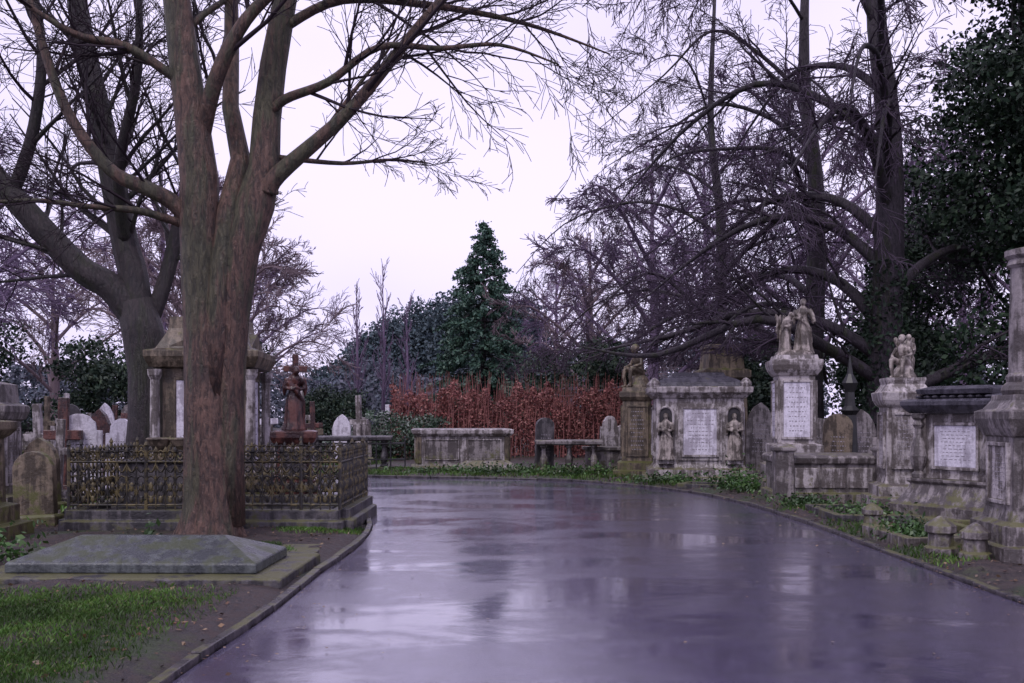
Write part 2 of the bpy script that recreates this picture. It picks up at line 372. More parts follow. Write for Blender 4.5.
T.limb([(-4.0,y+.1,5.0),(-3.7,y-.2,5.8),(-3.3,y-.3,6.5),(-2.7,y-.3,7.1),(-2.0,y-.2,8)],[.11,.10,.08,.06,.04],9,4,.3)
T.limb([(-4.15,y,5.8),(-4.8,y-.2,6.2),(-5.4,y-.4,6.3),(-6.2,y-.6,6.8)],[.07,.06,.045,.015],10,3.4,.15)
T.limb([(-3.0,y+.1,4.9),(-2.3,y+.8,5.0),(-1.7,y+1.4,5.2),(-1.2,y+2,5.3)],[.04,.03,.022,.01],8,2.3,.2)
T.done('large_bare_tree')
P2=dict(kids=[9,8,6],max=3,ang=(.35,.95),ratio=.55,wob=.17,trop=[.02,.0,-.03,-.06],rmin=.006,floor=2.2,twig='twigdark')
T=Tree('bark2',P2); y=18.6
T.mb.tube([(-6.75,y,-.1),(-6.72,y,.6),(-6.7,y,1.5),(-6.72,y,2.4),(-6.85,y,3.1),(-7.0,y,3.7)],[.58,.48,.42,.40,.38,.35],16,'bark2')
T.root(-6.72,y,.46,6,.35)
T.limb([(-6.9,y,3.3),(-7.4,y-.1,3.95),(-8.0,y-.2,4.35),(-9.1,y-.4,5.6),(-9.9,y-.5,6.6),(-11.5,y-.8,9)],[.30,.27,.25,.22,.18,.08],14,6.5,.3)
T.limb([(-6.95,y,3.5),(-7.1,y+.1,4.3),(-7.25,y+.1,4.9),(-7.7,y+.2,7.06),(-8.2,y+.3,9.3),(-8.8,y+.5,14)],[.29,.27,.25,.22,.19,.06],18,6.5,.3)
T.limb([(-6.85,y,3.0),(-6.5,y+.2,4.2),(-6.2,y+.3,5.6),(-5.7,y+.4,7.5),(-5.2,y+.5,10)],[.17,.15,.13,.09,.04],14,6,.25)
T.limb([(-9.1,y-.4,5.6),(-8.6,y-.6,6.8),(-8.4,y-.8,8.5),(-8.9,y-1,11)],[.13,.11,.08,.04],10,5,.2)
T.limb([(-7.2,y,4.8),(-7.0,y-.8,6),(-6.4,y-1.5,7.5),(-6.2,y-2,9.5)],[.12,.10,.08,.03],10,5,.2)
T.done('dark_bare_tree')
P3=dict(kids=[9,8,6],max=3,ang=(.35,.95),ratio=.56,wob=.17,trop=[-.02,-.04,-.07,-.10],rmin=.0085,floor=3.0,twig='twigpurp')
def bigright(x,y,r,H,n,name,seed,leanx=0,az=None,kn=11):
    random.seed(seed); T=Tree('bark3',P3)
    tp=[(x,y,-.1),(x+.02,y,1),(x,y,3),(x+.12,y,6),(x+.1+leanx*.4,y,9),(x-.25+leanx,y,12.4),(x-.1+leanx*1.4,y,H)]
    A=catmull([(*p,q) for p,q in zip(tp,[r*1.35,r*1.05,r*.9,r*.8,r*.66,r*.48,.06])],4)
    T.mb.tube([V3(a[:3]) for a in A],[a[3] for a in A],14,'bark3'); T.root(x,y,r,6,.4)
    for i in range(n):
        t=.27+.68*i/n; q=A[int(t*(len(A)-1))]; a=U(*az) if (az and i%4) else U(0,6.28)
        L=U(6.5,9.5)*(1-.22*t); c,s_=math.cos(a),math.sin(a); z=q[2]; up=U(.8,2.2)
        T.limb([(q[0],q[1],z),(q[0]+c*L*.2,q[1]+s_*L*.2,z+up*.7),(q[0]+c*L*.45,q[1]+s_*L*.45+U(-.4,.4),z+up+U(-.3,.3)),(q[0]+c*L*.72+U(-.3,.3),q[1]+s_*L*.72,z+up*.5),(q[0]+c*L,q[1]+s_*L,max(3.2,z-U(.3,1.6)))],
          [q[3]*.42,q[3]*.34,q[3]*.25,q[3]*.15,.012],kn,L*.72,.12,4)
    T.done(name); 
bigright(9.5,25.5,.46,17,18,'drooping_bare_tree',3,az=(2.2,4.4),kn=12)
bigright(9.3,31,.36,18,10,'drooping_bare_tree',11,az=(2.0,4.2),kn=9)
bigright(7.6,37,.26,17,9,'drooping_bare_tree',29,az=(1.6,4.7),kn=9)
def proto(seed,mat,H,droop):
    random.seed(seed); T=Tree(mat,dict(kids=[8,8,6],max=3,ang=(.3,.85),ratio=.58,wob=.18,trop=[.05,.03,-.02*droop,-.05*droop],rmin=.015,floor=1.2))
    T.mb.tube([(0,0,-.2),(0,0,H*.2),(.1,0,H*.4),(0,.1,H*.7),(0,0,H)],[.35,.26,.2,.1,.03],8,mat)
    for i in range(12):
        z=H*(.15+.75*i/12); a=i*2.4+U(-.4,.4); L=H*.48*(1.1-.6*i/12); c,s_=math.cos(a),math.sin(a)
        T.limb([(0,0,z),(c*L*.3,s_*L*.3,z+L*.3),(c*L*.65,s_*L*.65,z+L*.55),(c*L*.9,s_*L*.9,z+L*(.7-.3*droop))],[.11,.08,.05,.015],8,L*.8,.12,3)
    return T.mb
random.seed(5)
pmesh={}
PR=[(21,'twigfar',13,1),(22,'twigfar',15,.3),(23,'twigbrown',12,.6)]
BT=[(-24,38,0,1),(-15,47,2,1),(-30,30,1,1.1),(-11.5,38,2,.85),(-37,45,1,1.2),(-21,60,1,1.1),(-17,30,0,.85),(-17.5,66,1,.9),
 (6.6,47,0,1.1),(13,43,1,1.05),(19,50,0,1.2),(11.5,60,1,1.2),(24,44,1,1.2),(5.0,64,2,1.1),(28,62,0,1.3),(3.8,86,0,1.1),(-32,70,2,1.2),(-45,60,0,1.2),(38,70,1,1.2),(22,30,0,1.1)]
tr=[(x,y,k,s_,U(0,6.28),U(.9,1.1)) for x,y,k,s_ in BT]
for x,y,k,s_,rz,q in tr:
    if k not in pmesh:
        o=proto(*PR[k]).obj('bare_tree'); pmesh[k]=o.data
    else:
        o=bpy.data.objects.new('bare_tree',pmesh[k]); sc.collection.objects.link(o)
    o.location=(x,y,0); o.rotation_euler[2]=rz; o.scale=(s_*q,s_*q,s_)
random.seed(6)
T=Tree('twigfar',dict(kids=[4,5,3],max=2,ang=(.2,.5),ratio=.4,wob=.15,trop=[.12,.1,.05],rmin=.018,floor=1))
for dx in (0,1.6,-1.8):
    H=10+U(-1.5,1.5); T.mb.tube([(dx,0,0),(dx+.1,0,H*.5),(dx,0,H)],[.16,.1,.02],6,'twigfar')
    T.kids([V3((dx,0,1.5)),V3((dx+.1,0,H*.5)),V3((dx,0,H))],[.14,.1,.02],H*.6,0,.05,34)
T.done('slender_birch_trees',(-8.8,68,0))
# conifer: layered drooping boughs
mb=MB(); H=17.2; mb.tube([(0,0,-.2),(0,0,H*.5),(0,0,H)],[.35,.2,.03],8,'bark2'); C=[]
nl=36
for i in range(nl):
    t=i/(nl-1); z=.8+(H-1.1)*t; rad=5.2*(1-t)**.66*(1+.17*math.sin(i*2.1))+.12
    for j in range(int(19-8*t)):
        a=U(0,6.28); L=rad*U(.68,1.14); tip=(math.cos(a)*L,math.sin(a)*L,z-.24*L-U(0,.3))
        mb.tube([(0,0,z),(tip[0]*.5,tip[1]*.5,z-.02*L),tip],[.05,.035,.01],3,'bark2',False)
        k=int(14+L*20); s_=rng.uniform(.2,1,k)**.6
        p=np.c_[tip[0]*s_,tip[1]*s_,z+(tip[2]-z)*s_**1.6]; p+=rng.normal(size=p.shape)*np.array([.2,.2,.12])*(1.25-.6*s_)[:,None]; C.append(p)
e=empty('conifer_tree',(-2.3,80,0)); mb.obj('trunk',parent=e); o=leaves('needles',np.concatenate(C),.30,'conif'); o.parent=e
bl=[]
for i in range(60):
    a=-75+150*i/59; x=a+U(-2,2); yy=U(105,135); h=U(4,7.5)
    if -26<x<-12: h=U(5,7)
    if -5<=x<8: h=U(7,9)
    if x>8: h=U(8,12)
    bl.append((x,yy,h*.5,U(3,5),3,h*.62))
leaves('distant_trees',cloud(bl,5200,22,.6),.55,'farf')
bl=[]
for i in range(30):
    t=i/29; x=-30+33*t; h=7+12.5*math.sin(math.pi*min(1,t*1.2+.02)*.62)**1.3; 
    for q in range(2): bl.append((x+U(-1,1),148+q*8,h*(.5-.1*q),U(2.4,3.6),3,h*.5*U(.93,1.05)))
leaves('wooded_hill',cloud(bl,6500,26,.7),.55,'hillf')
def evergreen(name,loc,blobs,clumps,per,spread,size,mat,trunk=None):
    e=empty(name,loc); o=leaves('foliage',cloud(blobs,clumps,per,spread),size,mat); o.parent=e
    mb=MB(); h=trunk or 2
    mb.tube([(0,0,-.1),(.05,0,h*.5),(0,0,h)],[.2,.15,.08],8,'bark2')
    for i in range(5):
        b=random.choice(blobs); mb.tube([(0,0,h*.35),(b[0]*.5,b[1]*.5,max(.4,b[2]*.7)),(b[0],b[1],b[2])],[.1,.07,.02],5,'bark2')
    mb.obj('trunk',parent=e); return e
def rb(n,R0,H,z0=.3):
    return [(U(-R0,R0)*.6,U(-R0,R0)*.6,z0+(H-z0)*((i+.5)/n),R0*U(.45,.75),R0*U(.45,.75),H/n*U(.8,1.2)) for i in range(n)]
random.seed(31)
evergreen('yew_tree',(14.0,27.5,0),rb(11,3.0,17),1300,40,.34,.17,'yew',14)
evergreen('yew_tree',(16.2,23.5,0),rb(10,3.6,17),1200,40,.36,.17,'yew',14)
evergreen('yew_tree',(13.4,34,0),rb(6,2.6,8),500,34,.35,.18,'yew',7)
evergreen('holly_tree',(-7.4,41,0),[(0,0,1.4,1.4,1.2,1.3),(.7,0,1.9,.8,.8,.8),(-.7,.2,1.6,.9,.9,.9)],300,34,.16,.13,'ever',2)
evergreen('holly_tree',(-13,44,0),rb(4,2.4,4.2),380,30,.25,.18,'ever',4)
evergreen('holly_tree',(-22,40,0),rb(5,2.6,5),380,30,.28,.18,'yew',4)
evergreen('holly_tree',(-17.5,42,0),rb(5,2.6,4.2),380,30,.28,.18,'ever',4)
evergreen('laurel_shrub',(8.2,35,0),rb(4,2.4,3.8),420,34,.22,.16,'ever',3)
evergreen('laurel_shrub',(4.8,44,0),rb(4,2.2,4.4),380,30,.25,.18,'ever',3)
evergreen('laurel_shrub',(12,31,0),rb(4,2.2,4.2),420,34,.22,.15,'yew',3)
evergreen('laurel_shrub',(1.9,46,0),rb(3,1.9,4.0),300,30,.22,.18,'ever',2)
evergreen('laurel_shrub',(-30,44,0),rb(4,4,5),420,30,.3,.22,'ever',3)
evergreen('variegated_shrub',(-4.4,35,0),[(0,0,.8,1.3,.7,.9),(-1.1,0,.6,.9,.7,.7),(1.3,.1,.9,.8,.6,.75)],300,34,.14,.10,'bush',1)
def hedge(name,x0,x1,y,h,dep,n):
    e=empty(name,((x0+x1)/2,y,0)); w=(x1-x0)/2
    x=rng.uniform(-w,w,n); top=h*(.86+.08*np.sin(x*2.3)+.07*np.sin(x*5.1+1)+.06*np.sin(x*11))
    z=top*rng.uniform(.02,1.12,n)**.8; yy=np.where(rng.random(n)<.6,-dep*.5+np.abs(rng.normal(size=n))*.2,rng.uniform(-dep*.5,dep*.5,n))
    yy+=.18*np.sin(x*4+z*3)
    o=leaves('leaves',np.c_[x,yy,z],.11,'hedge'); o.parent=e
    mb=MB()
    for i in range(int(w*120)):
        a=U(-w,w); b=U(-dep*.6,dep*.4); hh=h*U(.75,1.25); mb.tube([(a,b,0),(a+U(-.1,.1),b,hh*.5),(a+U(-.2,.2),b+U(-.1,.1),hh)],[.016,.012,.004],3,'redstem',False)
    mb.obj('stems',parent=e)
hedge('copper_beech_hedge',-4.5,4.6,37.5,2.6,1.5,24000)
hedge('copper_beech_hedge',4.2,7.5,36,2.2,1.4,9000)
p=[]
for i in range(2600):
    a=U(0,6.28); z=U(0,5.5); r=.46*(1.0-.03*z)+U(0,.12); p.append((9.52+math.cos(a)*r,25.5+math.sin(a)*r,z))
leaves('ivy',p,.13,'yew')
# ---------------------------------------------------------------- graves
def text(mb,xc,z0,z1,w,y,rows,M4=None,k='letter'):
    for i in range(rows):
        z=z1-(i+.5)*(z1-z0)/rows; x=-w*U(.55,.95); end=-x
        hh=(z1-z0)/rows*.13
        while x<end:
            l=U(.02,.07)*max(w/.3,.6); l=min(l,end-x+.01); mb.box(xc+x,xc+x+l,y-.003,y+.01,z-hh,z+hh,k,M4); x+=l+.025
def panel(mb,hw,z0,z1,y,k='white',rows=8,M4=None,frame='pale',xc=0):
    f=.045
    mb.box(xc-hw,xc+hw,y-.012,y+.03,z0,z1,k,M4)
    for a in ((xc-hw-f,xc-hw-.002,z0-f,z1+f),(xc+hw+.002,xc+hw+f,z0-f,z1+f),(xc-hw,xc+hw,z1+.002,z1+f),(xc-hw,xc+hw,z0-f,z0-.002)):
        mb.box(a[0],a[1],y-.035,y+.03,a[2],a[3],frame,M4)
    if rows: text(mb,xc,z0+.08,z1-.06,hw*.85,y-.012,rows+2,M4)
RZ=[Matrix.Rotation(math.pi/2*i,4,'Z') for i in range(4)]
def headstone(kind,w,h,t,k,loc,rz=0,tilt=0,name='headstone'):
    mb=MB(); hw=w/2
    if kind=='round':
        pl=[(-hw,0),(hw,0),(hw,h-hw*.9)]+[(hw*math.cos(a),h-hw*.9+hw*.9*math.sin(a)) for a in np.linspace(.2,math.pi-.2,9)]+[(-hw,h-hw*.9)]
    elif kind=='gothic':
        pl=[(-hw,0),(hw,0),(hw,h*.7),(hw*.85,h*.82),(hw*.5,h*.93),(0,h),(-hw*.5,h*.93),(-hw*.85,h*.82),(-hw,h*.7)]
    elif kind=='shoulder':
        pl=[(-hw,0),(hw,0),(hw,h*.8),(hw*.75,h*.8),(hw*.7,h*.9)]+[(hw*.6*math.cos(a),h*.9+h*.1*math.sin(a)) for a in np.linspace(.2,math.pi-.2,6)]+[(-hw*.7,h*.9),(-hw*.75,h*.8),(-hw,h*.8)]
    elif kind=='cross':
        a=w*.13; pl=[(-a,0.2),(a,.2),(a,h*.58),(hw,h*.58),(hw,h*.58+2*a),(a,h*.58+2*a),(a,h),(-a,h),(-a,h*.58+2*a),(-hw,h*.58+2*a),(-hw,h*.58),(-a,h*.58)]
        mb.stack([(0,hw*.9,t*1.8),(.12,hw*.9,t*1.8),(.13,hw*.65,t*1.3),(.25,hw*.6,t*1.2)],k)
    mb.extr(pl,-t/2,t/2,k)
    if kind!='cross':
        mb.stack([(-.1,hw*1.2,t*1.2),(.1,hw*1.2,t*1.2),(.14,hw*1.1,t*1.0)],k)
        if 16<loc[1]<30: text(mb,0,h*.3,h*.72,hw*.7,-t/2,7)
    mb.obj(name,loc,rz,bevel=.012,tilt=(tilt,U(-.05,.05)))
random.seed(14)
spots=[]
for i in range(900):
    x=U(-26,-4.3); y=U(19,50)
    if len(spots)>=95: break
    if edist(np.array(x),np.array(y))<.9 or inside(np.array([x]),np.array([y]))[0]: continue
    if any(abs(x-a)<.8 and abs(y-b)<1.3 for a,b in spots): continue
    if x>-7.5 and 26<y<31: continue
    if abs(x+6.7)<1 and abs(y-18.6)<1.4 or abs(x+5.3)<1.6 and y<20: continue
    spots.append((x,y))
for x,y in spots:
    k=random.choice(['round','gothic','shoulder','cross','round','shoulder','cross'])
    headstone(k,U(.55,.85),U(.9,1.6) if k!='cross' else U(1.2,2.2),.12,random.choice(['white','pale','pale','grey','darkst','mossy','redst']),(x,y,.03),U(-.4,.4),U(-.1,.1),'stone_cross' if k=='cross' else 'headstone')
for i in range(15):
    x=-17+i*.62+U(-.15,.15); y=30.3+U(-.4,.9)
    k=('cross','round','gothic','shoulder','cross')[i%5]
    headstone(k,U(.5,.75),U(1.5,2.0) if k!='cross' else U(2.0,2.7),.13,('white','grey','redst','pale','mossy','pale','darkst')[i%7],(x,y,.03),U(-.3,.3),U(-.05,.05),'stone_cross' if k=='cross' else 'headstone')
for x,y,k,w,h,mt in [(6.95,21.5,'round',.6,1.6,'mossy'),(7.9,22.5,'gothic',.6,1.7,'grey'),(8.3,20.5,'shoulder',.6,1.5,'mossy'),(7.1,18.9,'cross',.6,1.7,'grey'),(7.4,24.2,'round',.7,1.5,'grey'),(10,22,'round',.7,1.3,'mossy'),(6.4,26,'gothic',.7,1.9,'grey'),(5.8,28,'shoulder',.7,1.5,'pale'),(2.75,28.2,'shoulder',.55,1.55,'pale'),(3.3,29.5,'round',.6,1.3,'pale'),(7.6,17.1,'round',.6,1.35,'pale'),(8.3,15.5,'gothic',.65,1.5,'mossy'),
  (-6.85,14.4,'round',.6,1.05,'mossy'),(-7.7,16.4,'gothic',.6,1.2,'mossy'),(-9.2,16.6,'cross',.7,1.6,'pale'),(-7.9,20.2,'shoulder',.6,1.5,'white'),(-8.5,18.9,'cross',.7,1.9,'redst'),(-9.6,20.4,'cross',.6,1.8,'pale'),(-8.6,20.8,'gothic',.5,1.7,'redst'),(-10.6,19.4,'round',.6,1.6,'pale'),(-11.3,20.8,'cross',.6,2.0,'pale'),(-8.0,17.6,'cross',.5,1.5,'pale'),
  (-7.6,31.2,'cross',.7,2.2,'white'),(-6.9,32,'round',.6,1.7,'pale'),(-8.4,31.6,'shoulder',.6,1.9,'redst'),(-6.2,31.4,'cross',.6,2.0,'redst'),(-5.6,32.6,'gothic',.6,1.6,'white'),(-9.2,33,'cross',.8,2.6,'pale'),(-7.2,34,'cross',.7,2.4,'pale'),(-5.0,33.6,'round',.6,1.5,'grey')]:
    headstone(k,w,h,.13,mt,(x,y,.03),U(-.2,.2),U(-.05,.05),'stone_cross' if k=='cross' else 'headstone')
headstone('round',.5,1.5,.16,'darkst',(.86,27,.03),.3,0)
mb=MB()
mb.stack([(-.05,1.50,.86),(.07,1.50,.86),(.08,1.48,.84)],'darkst')
mb.stack([(.082,1.20,.60),(.17,1.20,.60),(.185,1.18,.58),(.37,.74,.05),(.375,.72,.03)],'slab')
mb.obj('hipped_ledger_tomb',(-3.6,10.05,.02),-.02,bevel=.012)
mb=MB(); mb.stack([(-.05,.26,.9),(.03,.26,.9),(.05,.24,.88)],'darkst'); mb.obj('flat_stone_slab',(-2.44,11.0,.02),.03,bevel=.015)
e=empty('railed_grave_enclosure',(-4.2,14.9,0)); mb=MB()
W,D=1.85,1.25
for x0,x1,y0,y1 in ((-W,W,-D-.12,-D+.12),(-W,W,D-.12,D+.12),(-W-.12,-W+.12,-D+.122,D-.122),(W-.12,W+.12,-D+.122,D-.122)):
    mb.stack([(-.05,(x1-x0)/2+.06,(y1-y0)/2+.05),(.16,(x1-x0)/2+.06,(y1-y0)/2+.05),(.18,(x1-x0)/2,(y1-y0)/2),(.31,(x1-x0)/2,(y1-y0)/2)],'darkst',(x0+x1)/2,(y0+y1)/2)
mb.obj('plinth',parent=e,bevel=.012)
mb=MB()
def rail_run(mb,a,b,z0,z1,k='iron'):
    a=V3(a);b=V3(b); L=(b-a).length; n=int(L/.13); t=(b-a)/n; d=t.normalized(); H=z1-z0; up=V3((0,0,1))
    for zz in (z0+.06,z1-.16): mb.tube([a+up*zz,b+up*zz],[.016,.016],4,k)
    for i in range(n+1):
        p=a+t*i; post=(i%8==0)
        mb.tube([p+up*z0,p+up*(z1+(.05 if post else -.04))],[.024 if post else .011]*2,6,k)
        q=p+up*(z1+(.05 if post else -.04)); mb.lathe([(0,.012),(.02,.034 if post else .026),(.05,.024),(.09,.004)],k,8,q.x,q.y,q.z)
        if i<n:
            c=p+t*.5
            for zc,rr in ((z1-.07,.052),(z0+H*.48,.058),(z0+H*.28,.05)):
                pts=[c+d*(rr*math.cos(u))+up*(zc+rr*1.25*math.sin(u)) for u in np.linspace(0,2*math.pi,9)]
                mb.tube(pts,[.011]*9,4,k,False)
            pts=[p+t*s_+up*(z1-.2-.10*math.sin(math.pi*s_)) for s_ in np.linspace(0,1,6)]; mb.tube(pts,[.015]*6,4,k,False)
            mb.ell(tuple(c+up*(z0+H*.38)),(.034,.02,.065),k,n=6); mb.ell(tuple(c+up*(z0+.14)),(.032,.02,.05),k,n=6); mb.ell(tuple(c+up*(z1-.07)),(.022,.015,.03),k,n=6)
for a,b in (((-W,-D,0),(W,-D,0)),((W,-D,0),(W,D,0)),((W,D,0),(-W,D,0)),((-W,D,0),(-W,-D,0))): rail_run(mb,a,b,.31,1.12)
mb.obj('railings',parent=e)
mb=MB()
for xx in (-.95,-.62): mb.lathe([(0,.1),(.04,.1),(.07,.04),(.14,.05),(.2,.13),(.28,.17),(.30,.19),(.32,.17)],'mossy',14,xx,-.3,.95)
mb.stack([(.0,.7,.4),(.3,.7,.4),(.32,.62,.34),(.9,.6,.32),(.95,.68,.4)],'darkst',-.8,-.3); mb.obj('inner_tomb',parent=e,bevel=.01)
def pedmon(name,loc,rz,prof,k,panels=None,extra=None,capk=None):
    e=empty(name,loc,rz); mb=MB(); mb.stack(prof,k)
    if panels:
        for i in range(4): panel(mb,panels[0],panels[1],panels[2],-panels[3],panels[4],panels[5],RZ[i],frame='mossy' if k=='mossy' else 'pale')
    if extra: extra(mb)
    mb.obj('pedestal',parent=e,bevel=.012); return e
def ex(mb):
    for sx in (-1,1):
        for sy in (-1,1):
            mb.lathe([(.55,.12),(.62,.12),(.66,.09),(2.2,.08),(2.28,.12),(2.38,.13)],'pale',12,sx*.80,sy*.80)
    for i in range(4):
        mb.extr([(-.7,2.72),(.7,2.72),(0,3.05)],-.78,-.6,'mossy',RZ[i])
    mb.lathe([(3.3,.2),(3.4,.12),(3.5,.1),(3.6,.26),(3.9,.3),(4.0,.2),(4.1,.05)],'mossy',14)
pedmon('panelled_monument',(-5.35,17.9,0),.08,[(0,1.05),(.3,1.05),(.32,.95),(.52,.95),(.56,.70),(2.4,.70),(2.42,.88),(2.5,.92),(2.6,.96),(2.7,.96),(2.74,.80),(3.0,.66),(3.1,.62),(3.3,.60),(3.32,.4)],'mossy',(.47,.75,2.2,.70,'white',9),ex)
def draped(mb,k,o=(0,0,0),h=1.0,face=0,wings=False,bow=0,arm='fold',flat=1):
    M0=Matrix.Translation(o)@Matrix.Rotation(face,4,'Z')@Matrix.Scale(h,4)
    t=MB(); kk=k
    t.lathe([(0,.185),(.03,.18),(.15,.15),(.35,.135),(.5,.115),(.6,.085),(.64,.08)],kk,28,fold=.12,nf=8,sy=.85)
    t.tube([(0,0,.55),(0,0,.66),(0,-.01-bow*.03,.76),(0,-.01-bow*.06,.82),(0,-.015-bow*.08,.875)],[.082,.078,.095,.085,.034],14,kk)
    t.ell((0,-.0-bow*.05,.79),(.125,.06,.05),kk)
    hd=(0,-.025-bow*.12,.925-bow*.02); t.ell(hd,(.050,.058,.07),kk); t.ell((0,hd[1]+.025,hd[2]+.02),(.058,.055,.062),kk); t.ell((0,hd[1]+.075,hd[2]-.01),(.03,.028,.03),kk)
    t.ell((0,hd[1]-.058,hd[2]-.008),(.01,.014,.018),kk)
    for sx in (-1,1):
        if arm=='fold' or (arm=='reach' and sx<0) or (arm=='raise' and sx<0):
            pts=[(sx*.115,-.01-bow*.05,.795),(sx*.155,-.03,.65),(sx*.06,-.13,.63),(sx*.01,-.14,.665)]
        elif arm=='reach': pts=[(sx*.115,-.01,.795),(sx*.17,-.06,.66),(sx*.20,-.14,.58),(sx*.20,-.17,.56)]
        else: pts=[(sx*.115,-.01,.80),(sx*.19,-.04,.84),(sx*.18,-.06,.98),(sx*.17,-.06,1.03)]
        t.tube(pts,[.045,.038,.027,.018],10,kk); t.ell(pts[-1],(.024,.02,.028),kk)
        t.tube([pts[0],pts[1],(pts[1][0]*1.02,pts[1][1]+.02,pts[1][2]-.12)],[.05,.045,.015],8,kk)
        if wings:
            t.ell((sx*.12,.10,.70),(.075,.028,.25),kk,(0.1,sx*-.28,0)); t.ell((sx*.17,.11,.82),(.07,.03,.13),kk,(0,sx*.5,0)); t.ell((sx*.10,.11,.52),(.045,.025,.2),kk,(.1,sx*-.12,0))
    t.tube([(-.12,-.08,.74),(0,-.12,.6),(.12,-.06,.45),(.14,0,.2)],[.03,.035,.035,.03],8,kk)
    mb.add([tuple(M0@Vector(v)) for v in t.v],t.f,kk)
def seated(mb,k,o=(0,0,0),h=1.0,face=0,child=False):
    M0=Matrix.Translation(o)@Matrix.Rotation(face,4,'Z')@Matrix.Scale(h,4); t=MB(); kk=k
    t.lathe([(0,.26),(.06,.25),(.12,.21),(.2,.19),(.26,.14)],kk,18,0,.05,fold=.06,nf=5)
    t.ell((0,.06,.32),(.14,.12,.10),kk)
    t.tube([(0,.07,.32),(0,.06,.45),(0,.02,.58),(0,-.01,.67),(0,-.03,.73)],[.115,.095,.11,.095,.038],14,kk)
    hs=1.2 if child else 1; t.ell((0,-.06,.83),(.065*hs,.075*hs,.088*hs),kk); t.ell((0,-.03,.86),(.072*hs,.072*hs,.072*hs),kk); t.ell((0,-.145,.82),(.014,.02,.024),kk)
    for sx in (-1,1):
        t.tube([(sx*.08,.05,.32),(sx*.13,-.16,.40),(sx*.13,-.24,.38)],[.08,.062,.052],10,kk)
        t.tube([(sx*.13,-.23,.39),(sx*.12,-.25,.22),(sx*.11,-.22,.05)],[.052,.043,.03],10,kk); t.ell((sx*.11,-.27,.03),(.03,.075,.03),kk)
        t.tube([(sx*.13,.01,.64),(sx*.21,-.03,.50),(sx*.14,-.19,.45)],[.045,.038,.026],10,kk); t.ell((sx*.12,-.22,.445),(.03,.04,.022),kk)
    mb.add([tuple(M0@Vector(v)) for v in t.v],t.f,kk)
e=pedmon('draped_woman_monument',(-3.72,17.1,0),.15,[(0,.5),(.25,.5),(.27,.4),(.5,.4),(.53,.3),(1.1,.28),(1.13,.34),(1.22,.38),(1.32,.38),(1.34,.3)],'redst',(.17,.6,1.02,.29,'darkst',0))
mb=MB(); draped(mb,'redst',(0,0,1.33),1.12,.3,bow=.8,arm='fold'); mb.obj('statue',parent=e,remesh=.016)
mb=MB(); mb.extr([(-.05,1.3),(.05,1.3),(.05,2.35),(.2,2.35),(.2,2.45),(.05,2.45),(.05,2.65),(-.05,2.65),(-.05,2.45),(-.2,2.45),(-.2,2.35),(-.05,2.35)],.2,.3,'redst'); mb.obj('cross',parent=e,bevel=.01)
e=pedmon('seated_child_monument',(3.2,25.6,0),-.12,[(0,.60),(.2,.60),(.22,.50),(.4,.50),(.44,.38),(1.95,.36),(1.98,.40),(2.06,.45),(2.18,.45),(2.2,.38),(2.3,.36)],'mossy',(.24,.6,1.8,.38,'mossy',8))
mb=MB(); seated(mb,'mossy',(0,0,2.29),1.2,-1.0,True); mb.obj('statue',parent=e,remesh=.014)
e=empty('niche_chest_tomb',(4.42,23.9,0),-.10); mb=MB()
mb.stack([(-.05,1.28,1.05),(.16,1.28,1.05),(.18,1.18,.95),(.34,1.18,.95),(.38,1.05,.84),(.46,1.0,.8),(1.98,1.0,.8),(2.0,1.06,.86),(2.06,1.1,.9),(2.12,1.18,.98),(2.24,1.20,1.0),(2.26,1.12,.92)],'pale')
mb.stack([(2.262,1.08,.88),(2.36,.98,.80),(2.44,.84,.68),(2.52,.62,.5),(2.56,.60,.46),(2.60,.58,.42)],'lead')
for i,(hw,dd) in enumerate(((1.0,.8),(.8,1.0),(1.0,.8),(.8,1.0))):
    mb.box(-.50,.50,-dd-.035,-dd+.02,.55,1.86,'pale',RZ[i]); panel(mb,.38,.68,1.74,-dd-.035,'white',9,RZ[i])
    for sx in (-1,1):
        xc=sx*(hw-.22)
        if i%2==1: continue
        pl=[(xc-.15,.56),(xc+.15,.56),(xc+.15,1.62)]+[(xc+.15*math.cos(a),1.62+.15*math.sin(a)) for a in np.linspace(.3,2.84,6)]+[(xc-.15,1.62)]
        mb.extr(pl,-dd-.008,-dd+.02,'nicheshade',RZ[i])  # flat dark plate painted as niche shade, no hollow behind it
        arc=[(xc+.17*math.cos(a),1.62+.17*math.sin(a)) for a in np.linspace(0,math.pi,9)]
        t=MB(); t.tube([(xc+.17,-dd-.02,.56)]+[(a,-dd-.02,b) for a,b in arc]+[(xc-.17,-dd-.02,.56)],[.03]*11,6,'pale'); mb.add(t.v,t.f,'pale',RZ[i])
        mb.box(xc-.17,xc+.17,-dd-.12,-dd+.01,.47,.56,'pale',RZ[i])
for sx in (-1,1):
    for sy in (-1,1): mb.lathe([(2.262,.12),(2.34,.14),(2.42,.08),(2.46,.02)],'pale',8,sx*1.04,sy*.84)
mb.obj('chest',parent=e,bevel=.012)
mb=MB()
for sx in (-1,1): draped(mb,'statue',(sx*.78,-.85,.56),1.08,0,arm='fold')
mb.obj('niche_statues',parent=e,remesh=.016)
mb=MB(); mb.stack([(0,.8,.7),(.3,.8,.7),(.35,.6,.5),(2.5,.55,.45),(2.6,.65,.55),(2.8,.65,.55),(2.85,.5,.45),(3.35,.45,.4),(3.4,.5,.45),(3.5,.45,.4)],'mossy'); mb.obj('tall_dark_monument',(5.7,27.2,0),.1,bevel=.015)
